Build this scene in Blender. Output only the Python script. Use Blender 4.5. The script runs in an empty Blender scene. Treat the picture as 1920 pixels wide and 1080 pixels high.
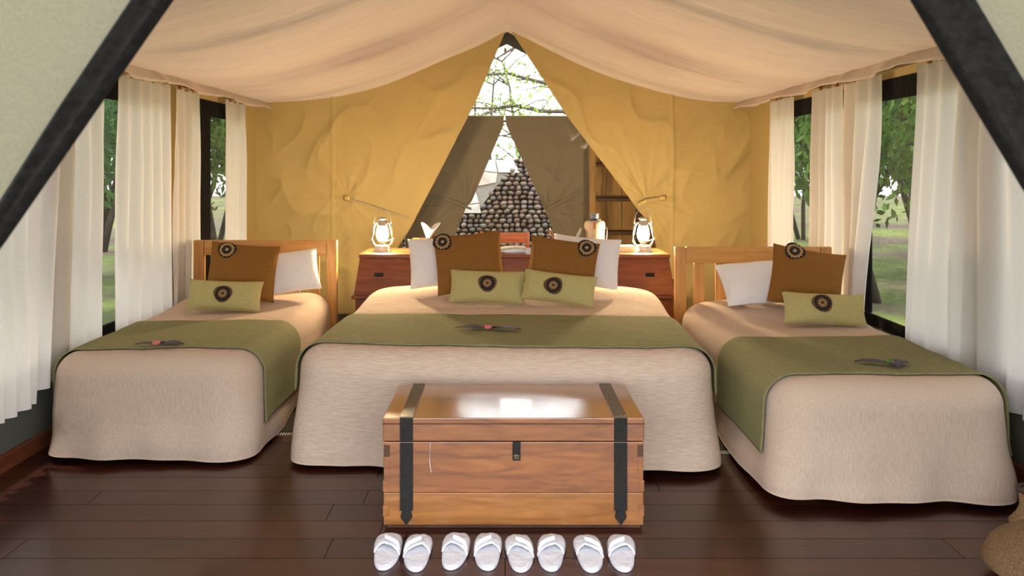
import bpy, bmesh, math, random
from mathutils import Vector, Matrix, Euler, noise as mnoise
R = math.radians; PI = math.pi
rng = random.Random(7)
S = bpy.context.scene; C = S.collection

# ------------------------------------------------------------------ camera, world, sun, exposure
F = 1487.0; CX, CY, CH = 942.0, 315.0, 1.46        # focal (px), vanishing point (px), eye height (m)
cd = bpy.data.cameras.new('camera'); cam = bpy.data.objects.new('camera', cd); C.objects.link(cam)
cam.location = (0, 0, CH); cam.rotation_euler = (PI/2, 0, 0)
cd.sensor_width = 36; cd.lens = F/1920*36
cd.shift_x = (960-CX)/1920; cd.shift_y = -(540-CY)/1920
cd.clip_start = .05; cd.clip_end = 300
cd.dof.use_dof = True; cd.dof.focus_distance = 4.6; cd.dof.aperture_fstop = 4.0
S.camera = cam
w = bpy.data.worlds.new('sky'); S.world = w; w.use_nodes = True
bgn = w.node_tree.nodes['Background']; bgn.inputs[0].default_value = (.95, .97, 1.0, 1); bgn.inputs[1].default_value = 2.6
sd = bpy.data.lights.new('sun', 'SUN'); sun = bpy.data.objects.new('sun', sd); C.objects.link(sun)
sd.energy = 5.0; sd.angle = R(3); sd.color = (1, .93, .8)
sun.rotation_euler = Vector((.30, -.12, -.95)).to_track_quat('-Z', 'Y').to_euler(); sun.location = (0, -4, 12)
vs = S.view_settings; vs.view_transform = 'Standard'; vs.look = 'None'; vs.gamma = 1; vs.use_curve_mapping = False
vs.exposure = 1.1
LAMP = 850.0                                       # lantern mantle radiance

def at(px, py, Y):                                  # photo pixel at a depth -> world point (used for laying out only)
    return Vector(((px-CX)*Y/F, Y, CH-(py-CY)*Y/F))
def floor_at(px, py, z=0):
    Y = F*(CH-z)/(py-CY); return Vector(((px-CX)*Y/F, Y, z))

# ------------------------------------------------------------------ materials
def nodes(name):
    m = bpy.data.materials.new(name); m.use_nodes = True
    nt = m.node_tree; return m, nt, nt.nodes, nt.links, nt.nodes['Principled BSDF']
def ramp(N, stops):
    r = N.new('ShaderNodeValToRGB'); e = r.color_ramp.elements
    while len(e) < len(stops): e.new(.5)
    for k, (p, c) in enumerate(stops): e[k].position = p; e[k].color = (*c, 1)
    return r
def mapped(N, L, scale, coord='Object'):
    if coord == 'World': t = N.new('ShaderNodeNewGeometry'); o = t.outputs['Position']
    else: t = N.new('ShaderNodeTexCoord'); o = t.outputs[coord]
    mp = N.new('ShaderNodeMapping'); mp.inputs['Scale'].default_value = scale; L.new(o, mp.inputs[0]); return mp.outputs[0]
def noise(N, L, vec, scale=1, detail=4, rough=.55, dist=0):
    n = N.new('ShaderNodeTexNoise'); n.inputs['Scale'].default_value = scale; n.inputs['Detail'].default_value = detail
    n.inputs['Roughness'].default_value = rough; n.inputs['Distortion'].default_value = dist; L.new(vec, n.inputs['Vector']); return n.outputs['Fac']
def bump(N, L, fac, bs, strength=.3, dist=.01):
    b = N.new('ShaderNodeBump'); b.inputs['Strength'].default_value = strength; b.inputs['Distance'].default_value = dist
    L.new(fac, b.inputs['Height']); L.new(b.outputs[0], bs.inputs['Normal'])
def plain(name, c, rough=.6, metal=0, var=.12, sc=30, emis=None):
    m, nt, N, L, b = nodes(name); b.inputs['Roughness'].default_value = rough; b.inputs['Metallic'].default_value = metal
    f = noise(N, L, mapped(N, L, (1, 1, 1)), sc)
    r = ramp(N, [(.3, tuple(x*(1-var) for x in c)), (.7, tuple(min(1, x*(1+var)) for x in c))]); L.new(f, r.inputs[0]); L.new(r.outputs[0], b.inputs['Base Color'])
    if emis: b.inputs['Emission Color'].default_value = (*emis[0], 1); b.inputs['Emission Strength'].default_value = emis[1]
    return m
def cloth(name, c, stretch=(300, 300, 300), var=.15, rough=.95, wrinkle=.25, wsc=5, coord='World', trans=0, c2=None, bs=.25):
    m, nt, N, L, b = nodes(name); b.inputs['Roughness'].default_value = rough
    b.inputs['Specular IOR Level'].default_value = .2
    f = noise(N, L, mapped(N, L, stretch, coord), 1, 3)
    lo = c2 or tuple(x*(1-var) for x in c); hi = c if c2 else tuple(min(1, x*(1+var)) for x in c)
    r = ramp(N, [(.36, lo), (.64, hi)]); L.new(f, r.inputs[0]); L.new(r.outputs[0], b.inputs['Base Color'])
    g = noise(N, L, mapped(N, L, (wsc, wsc, wsc), coord), 1, 5, .6, .6)
    mx = N.new('ShaderNodeMath'); mx.operation = 'MULTIPLY_ADD'; mx.inputs[1].default_value = .12; L.new(f, mx.inputs[0]); L.new(g, mx.inputs[2])
    bump(N, L, mx.outputs[0], b, wrinkle, .03)
    if trans:
        t = N.new('ShaderNodeBsdfTranslucent'); L.new(r.outputs[0], t.inputs[0]); ms = N.new('ShaderNodeMixShader'); ms.inputs[0].default_value = trans
        L.new(b.outputs[0], ms.inputs[1]); L.new(t.outputs[0], ms.inputs[2]); L.new(ms.outputs[0], N['Material Output'].inputs[0])
    return m
def wood(name, c1, c2, stretch, rough=.4, sc=1, coord='World', coat=0, dist=1.2, rnd=0):
    m, nt, N, L, b = nodes(name); b.inputs['Roughness'].default_value = rough; b.inputs['Coat Weight'].default_value = coat; b.inputs['Coat Roughness'].default_value = .12
    v = mapped(N, L, stretch, coord); f = noise(N, L, v, sc, 6, .6, dist)
    r = ramp(N, [(.3, c1), (.5, tuple((a+d)/2 for a, d in zip(c1, c2))), (.7, c2)]); L.new(f, r.inputs[0]); out = r.outputs[0]
    if rnd:
        oi = N.new('ShaderNodeObjectInfo'); hs = N.new('ShaderNodeHueSaturation')
        ma = N.new('ShaderNodeMath'); ma.operation = 'MULTIPLY_ADD'; ma.inputs[1].default_value = rnd; ma.inputs[2].default_value = 1-rnd/2
        L.new(oi.outputs['Random'], ma.inputs[0]); L.new(ma.outputs[0], hs.inputs['Value']); L.new(out, hs.inputs['Color']); out = hs.outputs[0]
    L.new(out, b.inputs['Base Color']); bump(N, L, f, b, .08, .005)
    return m
M = {}
M['canvas'] = cloth('khaki_canvas', (.47, .35, .145), (220, 220, 220), .08, .9, .5, 3.2, trans=.12)
M['canvas_dk'] = cloth('olive_canvas', (.36, .30, .21), (220, 220, 220), .12, .9, .45, 3.5, trans=.10)
M['flap'] = cloth('grey_green_canvas', (.125, .113, .078), (150, 150, 150), .06, .9, .3, 2)
M['grey_canvas'] = cloth('dark_grey_canvas', (.10, .10, .085), (200, 200, 200), .1, .9, .3, 4)
M['brown_canvas'] = cloth('brown_canvas', (.075, .05, .033), (200, 200, 200), .12, .9, .4, 4)
M['black_web'] = cloth('black_webbing', (.004, .0035, .003), (60, 60, 60), .5, 1, .5, 20)
M['liner'] = cloth('ceiling_liner', (.64, .545, .475), (4, 90, 4), .06, .8, .45, 3.0, trans=.19)
M['roof'] = cloth('sand_roof_canvas', (.36, .31, .25), (200, 200, 200), .08, .9, .3, 4, trans=.40)
M['white'] = cloth('white_cotton', (.82, .80, .80), (200, 200, 200), .04, .9, .5, 8)
M['curtain'] = cloth('white_voile', (.86, .83, .80), (200, 200, 200), .04, .9, .2, 9, trans=.55)
M['spread_v'] = cloth('beige_ribbed_weave', (.63, .49, .39), (420, 420, 24), .2, .95, .2, 4, c2=(.50, .38, .29))
M['spread_h'] = cloth('beige_slub_weave', (.66, .52, .42), (18, 60, 240), .2, .95, .2, 4, c2=(.54, .41, .315))
M['runner'] = cloth('olive_woven_runner', (.27, .258, .13), (30, 200, 200), .2, .95, .2, 4, c2=(.19, .18, .08))
M['cush_brown'] = cloth('rust_brown_cotton', (.235, .105, .022), (160, 160, 160), .12, .95, .35, 7)
M['cush_green'] = cloth('sage_cotton', (.44, .38, .16), (160, 160, 160), .10, .95, .35, 7)
M['rug'] = None
M['floor'] = wood('dark_polished_board', (.020, .0042, .002), (.060, .0125, .006), (2.2, 26, 26), .30, 1, coat=.22, rnd=.7)
M['skirt'] = wood('red_brown_skirting', (.10, .030, .013), (.18, .055, .022), (20, 2, 20), .35)
M['chest'] = wood('honey_brown_chest_wood', (.15, .043, .009), (.37, .13, .028), (2.2, 9, 16), .24, 1.2, coat=1)
M['chest_lt'] = wood('light_chest_wood', (.22, .08, .018), (.42, .175, .048), (2.5, 9, 20), .33, 1.2, coat=.4)
M['desk'] = wood('red_mahogany', (.13, .030, .009), (.25, .068, .020), (3, 12, 26), .35, 1, coat=.3)
M['pine'] = wood('orange_pine', (.46, .20, .045), (.68, .36, .11), (2.5, 20, 22), .4, 1.1, coat=.2)
M['pine_v'] = wood('orange_pine_upright', (.46, .20, .045), (.68, .36, .11), (22, 20, 2.5), .4, 1.1, coat=.2)
M['rough_wood'] = wood('knotty_plank', (.28, .15, .042), (.55, .32, .11), (14, 14, 2.2), .7, 1)
M['dark_wood'] = wood('dark_shelf_timber', (.05, .02, .008), (.11, .045, .017), (9, 9, 3), .6)
M['iron'] = plain('black_iron', (.010, .009, .008), .8, 0, .4, 60)
M['lid_iron'] = plain('worn_bronze_iron', (.10, .08, .055), .38, .7, .3, 40)
M['steel'] = plain('galvanised_steel', (.62, .60, .56), .33, .9, .15, 40)
M['brass'] = plain('brass', (.55, .38, .13), .35, .9)
M['leather'] = plain('tan_leather', (.32, .14, .06), .55)
M['ring'] = plain('amber_wooden_ring', (.35, .13, .03), .4)
M['slipper'] = cloth('white_terry', (.80, .81, .88), (260, 260, 260), .06, .95, .4, 26)
M['slip_edge'] = plain('slipper_edge', (.70, .70, .76), .8)
M['paper'] = plain('white_paper', (.82, .80, .76), .7, 0, .03)
M['cream'] = plain('cream_card', (.80, .72, .50), .7, 0, .05)
M['flask'] = cloth('sand_canvas_cover', (.55, .42, .30), (200, 200, 200), .1, .9, .2, 12)
M['blue'] = plain('blue_plastic', (.03, .08, .25), .4)
M['teal'] = plain('teal_band', (.04, .50, .52), .3)
M['strap'] = plain('grey_strap', (.07, .07, .085), .7)
M['burlap'] = cloth('brown_burlap', (.19, .115, .055), (180, 180, 180), .35, .95, .35, 14)
M['wicker'] = cloth('woven_straw', (.30, .19, .09), (60, 60, 260), .4, .9, .5, 30)
M['wicker_dk'] = plain('dark_braid', (.06, .035, .022), .8, 0, .4, 120)
M['purple'] = plain('dark_purple_leaf', (.035, .015, .055), .5, 0, .5, 50)
M['pink'] = plain('pink_petal', (.65, .16, .16), .6)
M['leafg'] = plain('sprig_green', (.10, .17, .03), .6)
M['socket'] = plain('white_plastic', (.75, .74, .72), .4)
M['thread'] = plain('white_thread', (.8, .78, .75), .8)
M['pebble'] = None; M['mortar'] = plain('dark_mortar', (.035, .03, .028), .95)
M['flag'] = plain('pale_flagstone', (.70, .64, .62), .85, 0, .25, 6); M['flagp'] = plain('pink_flagstone', (.64, .52, .47), .85, 0, .25, 6)
M['grout'] = plain('pale_grout', (.30, .27, .25), .95)
M['bark'] = plain('grey_brown_bark', (.085, .065, .05), .95, 0, .45, 9)
M['leaf'] = plain('green_leaf', (.13, .26, .05), .6, 0, .6, 1.5); M['leaf2'] = plain('yellow_green_leaf', (.26, .36, .08), .6, 0, .5, 1.5)
M['leaf3'] = plain('blue_green_leaf', (.12, .24, .10), .6, 0, .5, 1.5)
for k in ('leaf', 'leaf2', 'leaf3'):
    nt = M[k].node_tree; b = nt.nodes['Principled BSDF']; t = nt.nodes.new('ShaderNodeBsdfTranslucent'); ms = nt.nodes.new('ShaderNodeMixShader'); ms.inputs[0].default_value = .4
    nt.links.new(b.inputs['Base Color'].links[0].from_socket, t.inputs[0]); nt.links.new(b.outputs[0], ms.inputs[1]); nt.links.new(t.outputs[0], ms.inputs[2]); nt.links.new(ms.outputs[0], nt.nodes['Material Output'].inputs[0])
def mk_pebble():
    m, nt, N, L, b = nodes('river_pebble'); b.inputs['Roughness'].default_value = .38
    oi = N.new('ShaderNodeObjectInfo'); g = N.new('ShaderNodeNewGeometry')
    ad = N.new('ShaderNodeMath'); ad.operation = 'ADD'; L.new(oi.outputs['Random'], ad.inputs[0]); L.new(g.outputs['Random Per Island'], ad.inputs[1])
    fr = N.new('ShaderNodeMath'); fr.operation = 'FRACT'; L.new(ad.outputs[0], fr.inputs[0])
    r = ramp(N, [(0, (.09, .055, .04)), (.3, (.16, .10, .075)), (.55, (.12, .10, .10)), (.8, (.24, .19, .16)), (1, (.20, .12, .085))]); L.new(fr.outputs[0], r.inputs[0]); L.new(r.outputs[0], b.inputs['Base Color']); return m
M['pebble'] = mk_pebble()
def mk_rug():
    m, nt, N, L, b = nodes('dark_kilim'); b.inputs['Roughness'].default_value = .95
    v = mapped(N, L, (5, 5, 5), 'World'); wv = N.new('ShaderNodeTexWave'); wv.wave_profile = 'TRI'; wv.bands_direction = 'Y'; wv.inputs['Scale'].default_value = .55; L.new(v, wv.inputs[0])
    vo = N.new('ShaderNodeTexVoronoi'); vo.distance = 'MANHATTAN'; vo.inputs['Scale'].default_value = .9; vo.inputs['Randomness'].default_value = .35; L.new(v, vo.inputs['Vector'])
    r = ramp(N, [(.0, (.30, .19, .055)), (.16, (.30, .19, .055)), (.2, (.016, .011, .008)), (1, (.02, .013, .009))]); L.new(vo.outputs['Distance'], r.inputs[0]); L.new(r.outputs[0], b.inputs['Base Color']); return m
M['rug'] = mk_rug()
def mk_medal(name, stops):
    m, nt, N, L, b = nodes(name); b.inputs['Roughness'].default_value = .9
    tc = N.new('ShaderNodeTexCoord'); vl = N.new('ShaderNodeVectorMath'); vl.operation = 'LENGTH'
    sp = N.new('ShaderNodeMapping'); sp.inputs['Scale'].default_value = (1, 1, 0); L.new(tc.outputs['Object'], sp.inputs[0]); L.new(sp.outputs[0], vl.inputs[0])
    n = noise(N, L, mapped(N, L, (45, 45, 45)), 1, 2); ma = N.new('ShaderNodeMath'); ma.operation = 'MULTIPLY_ADD'; ma.inputs[1].default_value = .012; L.new(n, ma.inputs[0]); L.new(vl.outputs['Value'], ma.inputs[2])
    sx_ = N.new('ShaderNodeSeparateXYZ'); L.new(tc.outputs['Object'], sx_.inputs[0]); at2 = N.new('ShaderNodeMath'); at2.operation = 'ARCTAN2'; L.new(sx_.outputs[0], at2.inputs[0]); L.new(sx_.outputs[1], at2.inputs[1])
    ry = N.new('ShaderNodeMath'); ry.operation = 'MULTIPLY'; ry.inputs[1].default_value = 14; L.new(at2.outputs[0], ry.inputs[0]); sn = N.new('ShaderNodeMath'); sn.operation = 'SINE'; L.new(ry.outputs[0], sn.inputs[0])
    m3 = N.new('ShaderNodeMath'); m3.operation = 'MULTIPLY_ADD'; m3.inputs[1].default_value = .0035; L.new(sn.outputs[0], m3.inputs[0]); L.new(ma.outputs[0], m3.inputs[2]); ma = m3
    dv = N.new('ShaderNodeMath'); dv.operation = 'DIVIDE'; dv.inputs[1].default_value = .066; L.new(ma.outputs[0], dv.inputs[0])
    r = ramp(N, stops); L.new(dv.outputs[0], r.inputs[0]); L.new(r.outputs[0], b.inputs['Base Color']); return m
K, T, D = (.008, .007, .008), (.36, .22, .09), (.06, .028, .012)
M['med_a'] = mk_medal('bead_medallion', [(0, (.45, .33, .2)), (.22, (.40, .28, .16)), (.26, K), (.55, K), (.60, T), (.78, T), (.83, K), (1, K)])
M['med_b'] = mk_medal('amber_medallion', [(0, K), (.20, K), (.27, T), (.48, (.18, .085, .03)), (.56, K), (.80, K), (.85, (.20, .09, .03)), (1, D)])
def mk_net():
    m, nt, N, L, b = nodes('insect_mesh'); b.inputs['Base Color'].default_value = (.018, .02, .022, 1); b.inputs['Roughness'].default_value = .8
    t = N.new('ShaderNodeBsdfTransparent'); ms = N.new('ShaderNodeMixShader')
    f = noise(N, L, mapped(N, L, (1, 160, 160), 'World'), 1, 2); r = ramp(N, [(.3, (.38,)*3), (.7, (.56,)*3)]); L.new(f, r.inputs[0]); L.new(r.outputs[0], ms.inputs[0])
    L.new(t.outputs[0], ms.inputs[1]); L.new(b.outputs[0], ms.inputs[2]); L.new(ms.outputs[0], N['Material Output'].inputs[0]); return m
M['net'] = mk_net()
def mk_glass(name, tint, mixv):
    m, nt, N, L, b = nodes(name); b.inputs['Base Color'].default_value = (*tint, 1); b.inputs['Roughness'].default_value = .05
    t = N.new('ShaderNodeBsdfTransparent'); ms = N.new('ShaderNodeMixShader'); fr = N.new('ShaderNodeFresnel'); ad = N.new('ShaderNodeMath'); ad.operation = 'ADD'; ad.inputs[1].default_value = mixv
    L.new(fr.outputs[0], ad.inputs[0]); L.new(ad.outputs[0], ms.inputs[0]); L.new(t.outputs[0], ms.inputs[1]); L.new(b.outputs[0], ms.inputs[2]); L.new(ms.outputs[0], N['Material Output'].inputs[0]); return m
M['glass'] = mk_glass('clear_glass', (.8, .85, .85), .12)
M['mantle'] = plain('glowing_mantle', (.9, .8, .6), .6, 0, .02, 10, ((1, .75, .43), LAMP))
def mk_ground():
    m, nt, N, L, b = nodes('forest_ground'); b.inputs['Roughness'].default_value = .95
    f = noise(N, L, mapped(N, L, (.35, .35, .35), 'World'), 1, 6); g = noise(N, L, mapped(N, L, (9, 9, 9), 'World'), 1, 4)
    r = ramp(N, [(.42, (.17, .125, .10)), (.54, (.15, .20, .05)), (.68, (.24, .30, .07))]); L.new(f, r.inputs[0]); L.new(r.outputs[0], b.inputs['Base Color']); bump(N, L, g, b, .5, .05); return m
M['ground'] = mk_ground()

# ------------------------------------------------------------------ mesh helpers
class MB:
    def __init__(s): s.v = []; s.f = []
    def add(s, vs, fs): o = len(s.v); s.v += [tuple(v) for v in vs]; s.f += [tuple(i+o for i in f) for f in fs]; return s
    def box(s, c, d, rot=None):
        x, y, z = (k/2 for k in d); vs = [Vector((a*x, b*y, e*z)) for a in (-1, 1) for b in (-1, 1) for e in (-1, 1)]
        if rot: vs = [rot @ v for v in vs]
        c = Vector(c); return s.add([v+c for v in vs], [(0, 1, 3, 2), (4, 6, 7, 5), (0, 4, 5, 1), (2, 3, 7, 6), (0, 2, 6, 4), (1, 5, 7, 3)])
    def grid(s, fn, nu, nv, closeu=False):
        o = len(s.v); s.v += [tuple(fn(i/nu, j/nv)) for j in range(nv+1) for i in range(nu+(0 if closeu else 1))]
        n = nu if closeu else nu+1
        for j in range(nv):
            for i in range(nu):
                a = o+j*n+i; b = o+j*n+(i+1) % n; s.f.append((a, b, b+n, a+n))
        return s
    def tube(s, pts, r, n=8, cap=True):
        pts = [Vector(p) for p in pts]; rs = r if isinstance(r, (list, tuple)) else [r]*len(pts); o = len(s.v)
        for k, p in enumerate(pts):
            t = (pts[min(k+1, len(pts)-1)]-pts[max(k-1, 0)]).normalized(); q = t.to_track_quat('Z', 'Y')
            for i in range(n): s.v.append(tuple(p+q @ Vector((rs[k]*math.cos(2*PI*i/n), rs[k]*math.sin(2*PI*i/n), 0))))
        for k in range(len(pts)-1):
            for i in range(n): a = o+k*n; s.f.append((a+i, a+(i+1) % n, a+n+(i+1) % n, a+n+i))
        if cap: s.f.append(tuple(o+i for i in range(n))[::-1]); s.f.append(tuple(o+(len(pts)-1)*n+i for i in range(n)))
        return s
    def lathe(s, prof, n=24, c=(0, 0, 0)):
        o = len(s.v); c = Vector(c)
        for r, z in prof:
            for i in range(n): s.v.append(tuple(c+Vector((r*math.cos(2*PI*i/n), r*math.sin(2*PI*i/n), z))))
        for k in range(len(prof)-1):
            for i in range(n): a = o+k*n; s.f.append((a+i, a+(i+1) % n, a+n+(i+1) % n, a+n+i))
        return s
    def prism(s, poly, d):                          # poly of 3D points, extruded along vector d
        n = len(poly); d = Vector(d); vs = [Vector(p) for p in poly]; vs += [p+d for p in vs]
        return s.add(vs, [tuple(range(n))[::-1], tuple(range(n, 2*n))]+[(i, (i+1) % n, n+(i+1) % n, n+i) for i in range(n)])
    def mesh(s, name, mat, smooth):
        me = bpy.data.meshes.new(name); me.from_pydata(s.v, [], s.f)
        bm = bmesh.new(); bm.from_mesh(me); bmesh.ops.recalc_face_normals(bm, faces=bm.faces); bm.to_mesh(me); bm.free()
        me.materials.append(mat); me.polygons.foreach_set('use_smooth', [smooth]*len(me.polygons)); return me
    def build(s, name, mat, parent=None, smooth=False, bevel=0, solid=0, loc=None, sub=0):
        if loc is not None: l = Vector(loc); s.v = [tuple(Vector(v)-l) for v in s.v]
        o = bpy.data.objects.new(name, s.mesh(name, mat, smooth)); C.objects.link(o); o.parent = parent
        if loc is not None: o.location = loc
        if solid: md = o.modifiers.new('thick', 'SOLIDIFY'); md.thickness = solid; md.offset = 0
        if bevel: md = o.modifiers.new('bevel', 'BEVEL'); md.width = bevel; md.segments = 2; md.limit_method = 'ANGLE'
        if sub: md = o.modifiers.new('sub', 'SUBSURF'); md.levels = sub; md.render_levels = sub
        return o
def tag(o, label=None, cat=None, group=None, kind=None):
    if label: o['label'] = label
    if cat: o['category'] = cat
    if group: o['group'] = group
    if kind: o['kind'] = kind
    return o
def thing(name, loc, label, cat, group=None, rot=(0, 0, 0)):
    o = bpy.data.objects.new(name, None); C.objects.link(o); o.location = loc; o.rotation_euler = rot; o.empty_display_size = .1
    return tag(o, label, cat, group)
def sstep(a, b, x): t = max(0, min(1, (x-a)/(b-a))); return t*t*(3-2*t)
def interp(tab, x):
    if x <= tab[0][0]: return tab[0][1]
    for (a, p), (b, q) in zip(tab, tab[1:]):
        if x <= b: return p+(q-p)*(x-a)/(b-a)
    return tab[-1][1]
def nz(x, y, z): return mnoise.noise(Vector((x, y, z)))

# ------------------------------------------------------------------ structure: ground, floor, roof, liner
WX, YB, YF, RX, RIDGE, EAVE = 2.42, 7.8, 1.45, .05, 2.85, 2.10
tag(MB().grid(lambda u, v: (-40+80*u, -15+65*v, -.30+.0*u), 8, 8).build('ground', M['ground']), 'brown and green woodland ground around the tent', kind='structure')
fl = MB().box((0, 4.3, -.09), (5.1, 12.4, .13)).build('floor', M['mortar']); tag(fl, 'dark polished timber floor boards', kind='structure')
pm = MB().box((0, 0, 0), (1, 1, 1)).mesh('plank', M['floor'], False)
edges = [2.966-.1565*k for k in range(20, 0, -1)]+[2.966, 3.124, 3.28, 3.44, 3.588, 3.743, 3.90]+[3.90+.156*k for k in range(1, 26)]
for a, b in zip(edges, edges[1:]):
    x = -2.45; first = True
    while x < 2.45:
        ln = rng.choice((1.2, 1.8, 2.4, 3.0)) if not first else rng.uniform(.5, 2.6)
        e = min(2.45, x+ln)
        if 2.45-e < .3: e = 2.45
        o = bpy.data.objects.new('plank', pm); C.objects.link(o); o.parent = fl
        o.location = ((x+e)/2, (a+b)/2, -.0125); o.scale = (e-x-.003, b-a-.0035, .025); x = e; first = False
def prof(x, ridge=RIDGE, eave=EAVE):
    return eave+(ridge-eave)*max(0, 1-abs(x-RX)/(WX-.02))**1.7
def liner_pt(u, v):
    y = YF+.05+(YB-YF-.07)*v; x = -WX+.03+(2*WX-.06)*u
    seam = min(abs(y-k) for k in (7.78, 6.15, 4.55, 3.0, 1.5)); bay = math.sin(PI*min(1, seam/.8))
    e = 1-abs(x-RX)/WX
    sag = -.05*sstep(0, .8, seam)*sstep(0, .25, e)*sstep(0, .25, 1-e) - .055*math.exp(-(seam/.045)**2)*sstep(0, .3, e)
    wr = .012*nz(x*1.2, y*5, 3)+.006*nz(x*3, y*14, 8)
    return (x, y, prof(x)+sag+wr*sstep(0, .15, e))
tag(MB().grid(liner_pt, 96, 150).build('ceiling', M['liner'], smooth=True), 'draped beige fabric ceiling liner', kind='structure')
for nm_, ya, yb_, mt_, lb_ in (('roof_tent', 1.2, 7.86, 'roof', 'sand canvas roof over the tent'), ('roof_bathroom', 7.87, 9.55, 'brown_canvas', 'brown canvas roof over the bathroom bay')):
    tag(MB().grid(lambda u, v: (-2.75+5.6*u, ya+(yb_-ya)*v, .10+prof(-2.75+5.6*u)-.12*max(0, abs(-2.7+5.6*u)-WX)), 48, 6).build(nm_, M[mt_], smooth=True), lb_, kind='structure')
for sgn, nm in ((-1, 'left'), (1, 'right')):        # pelmet: the hanging hem of the liner along each eave
    def pel(u, v, sgn=sgn):
        y = YF+.1+(YB-YF-.14)*u; wv = .018*math.sin(y*9+2*math.sin(y*2.3))+.012*math.sin(y*23)
        return (sgn*(WX-.10-.08*v)-sgn*wv*v, y, 2.125-.10*v+.012*math.sin(y*6)*v)
    tag(MB().grid(pel, 220, 5).build('trim_'+('1' if sgn < 0 else '2'), M['liner'], smooth=True, solid=.003), 'gathered fabric hem hanging along the %s eave' % nm, kind='structure')
    tag(MB().box((sgn*(WX-.005), 4.6, .035), (.05, 6.3, .09)).build('baseboard_'+nm, M['skirt'], bevel=.006), 'red brown timber skirting along the %s wall' % nm, kind='structure')
# side walls: canvas strips round mesh windows with black webbing borders
WIN = {-1: [(2.05, 2.72), (2.80, 4.17), (4.28, 5.68), (5.88, 7.32)], 1: [(2.0, 2.70), (2.78, 3.86), (3.98, 5.28), (5.42, 7.05)]}
DIV = {-1: (6.24, 6.55), 1: (5.74, 6.17)}
wn = 0
for sgn, nm in ((-1, 'left'), (1, 'right')):
    x = sgn*WX; mb = MB(); mb.box((x, (YF+YB)/2, 2.08), (.012, YB-YF, .14))
    ys = [YF]+[k for w_ in WIN[sgn] for k in w_]+[YB+.04]
    for a, b in zip(ys[0::2], ys[1::2]): mb.box((x, (a+b)/2, 1.225), (.012, b-a, 1.57))
    o = tag(mb.build('wall_'+nm, M['canvas']), 'khaki canvas side wall with mesh windows', kind='structure')
    MB().box((x, (YF+YB)/2, .22), (.012, YB-YF, .44)).build('lower_panel', M['grey_canvas'], o)
    for a, b in WIN[sgn]:
        wn += 1; mb = MB(); bd = .07
        for c, d in (((x, (a+b)/2, 1.95), (.02, b-a, .13)), ((x, (a+b)/2, .47), (.02, b-a, .07)), ((x, a+bd/2, 1.21), (.02, bd, 1.40)), ((x, b-bd/2, 1.21), (.02, bd, 1.40))): mb.box(c, d)
        if b > 6.5: mb.box((x, sum(DIV[sgn])/2, 1.21), (.019, DIV[sgn][1]-DIV[sgn][0], 1.40))
        o = tag(mb.build('window_%d' % wn, M['black_web']), 'mesh tent window with black border in the %s wall' % nm, kind='structure')
        MB().box((x, (a+b)/2, 1.2), (.004, b-a-.02, 1.5)).build('insect_mesh', M['net'], o)

# ------------------------------------------------------------------ canvas curtains across the back of the tent
def canvas_curtain(name, Y, side, edge, outer, tie, label, cat, mat, topfn, fold, group=None):
    # edge: [(z, x)] inner edge; outer: x of the outer edge; tie: (x, z) where the strap gathers the cloth
    def fn(u, v):
        xo = outer; z0 = topfn(xo); xi_t = interp(edge, 9)
        zt = 0
        # rows follow height fraction v from the top profile to the floor
        zi = None
        x_guess = xo
        for _ in range(6):
            z = topfn(x_guess)*(1-v)+.03*v; xi = interp(edge, z); x_guess = xo+(xi-xo)*u
        z = topfn(x_guess)*(1-v)+.03*v
        tx, tz = tie; d = math.hypot(x_guess-tx, z-tz); ang = math.atan2(z-tz, x_guess-tx)
        amp = fold*.6*(.1+.9*math.exp(-d/.45))*sstep(0, .12, v)*sstep(0, .1, u)
        y = Y-amp*(nz(ang*3.2, d*.7, side)+.5*nz(ang*7, d*.8, side+4))*min(1, d/.15)-.03*nz(x_guess*1.6, z*1.1, side)-.030*(1-abs(nz(x_guess*1.5+z*.9, z*1.6-x_guess*.7, side+9)))**6*sstep(0, .15, v)-.014*(1-abs(nz(x_guess*3.5-z*1.7, z*2.2, side+5)))**5*sstep(0, .15, v)-(.010*math.exp(-((x_guess-1.66*side)/.012)**2) if mat == M['canvas'] else 0)
        y -= fold*.5*math.sin((x_guess-tx)*22)*sstep(0, .6, tz-z)*math.exp(-abs(x_guess-tx)/.25)
        return (x_guess, y, z)
    root = thing(name, (outer, Y, 0), label, cat, group)
    mb = MB().grid(fn, 150, 120); l = Vector((outer, Y, 0)); mb.v = [tuple(Vector(v)-l) for v in mb.v]
    mb.build('cloth', mat, root, smooth=True, solid=.006); return root, l
def strap(root, l, pts, w, mat, nm='tie_strap'):
    mb = MB(); pts = [Vector(p)-l for p in pts]
    for a, b in zip(pts, pts[1:]): mb.add([a+Vector((0, 0, w/2)), b+Vector((0, 0, w/2)), b-Vector((0, 0, w/2)), a-Vector((0, 0, w/2))], [(0, 1, 2, 3)])
    return mb.build(nm, mat, root, solid=.006)
top = lambda x: prof(x)+.0
r, l = canvas_curtain('canvas_curtain', YB-.03, -1, [(0, -1.12), (.67, -1.03), (.857, -.905), (2.116, -.255), (2.8, .03)], -WX, (-1.52, 1.17),
    'khaki canvas end curtain swept aside behind the lantern and tissue box', 'curtain', M['canvas'], top, .03)
strap(r, l, [at(650, 372, 7.71), at(700, 387, 7.70), at(768, 410, 7.71)], .012, M['canvas_dk']); MB().box(at(650, 372, 7.70)-l, (.05, .02, .045)).build('buckle', M['brass'], r, bevel=.006)
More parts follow.
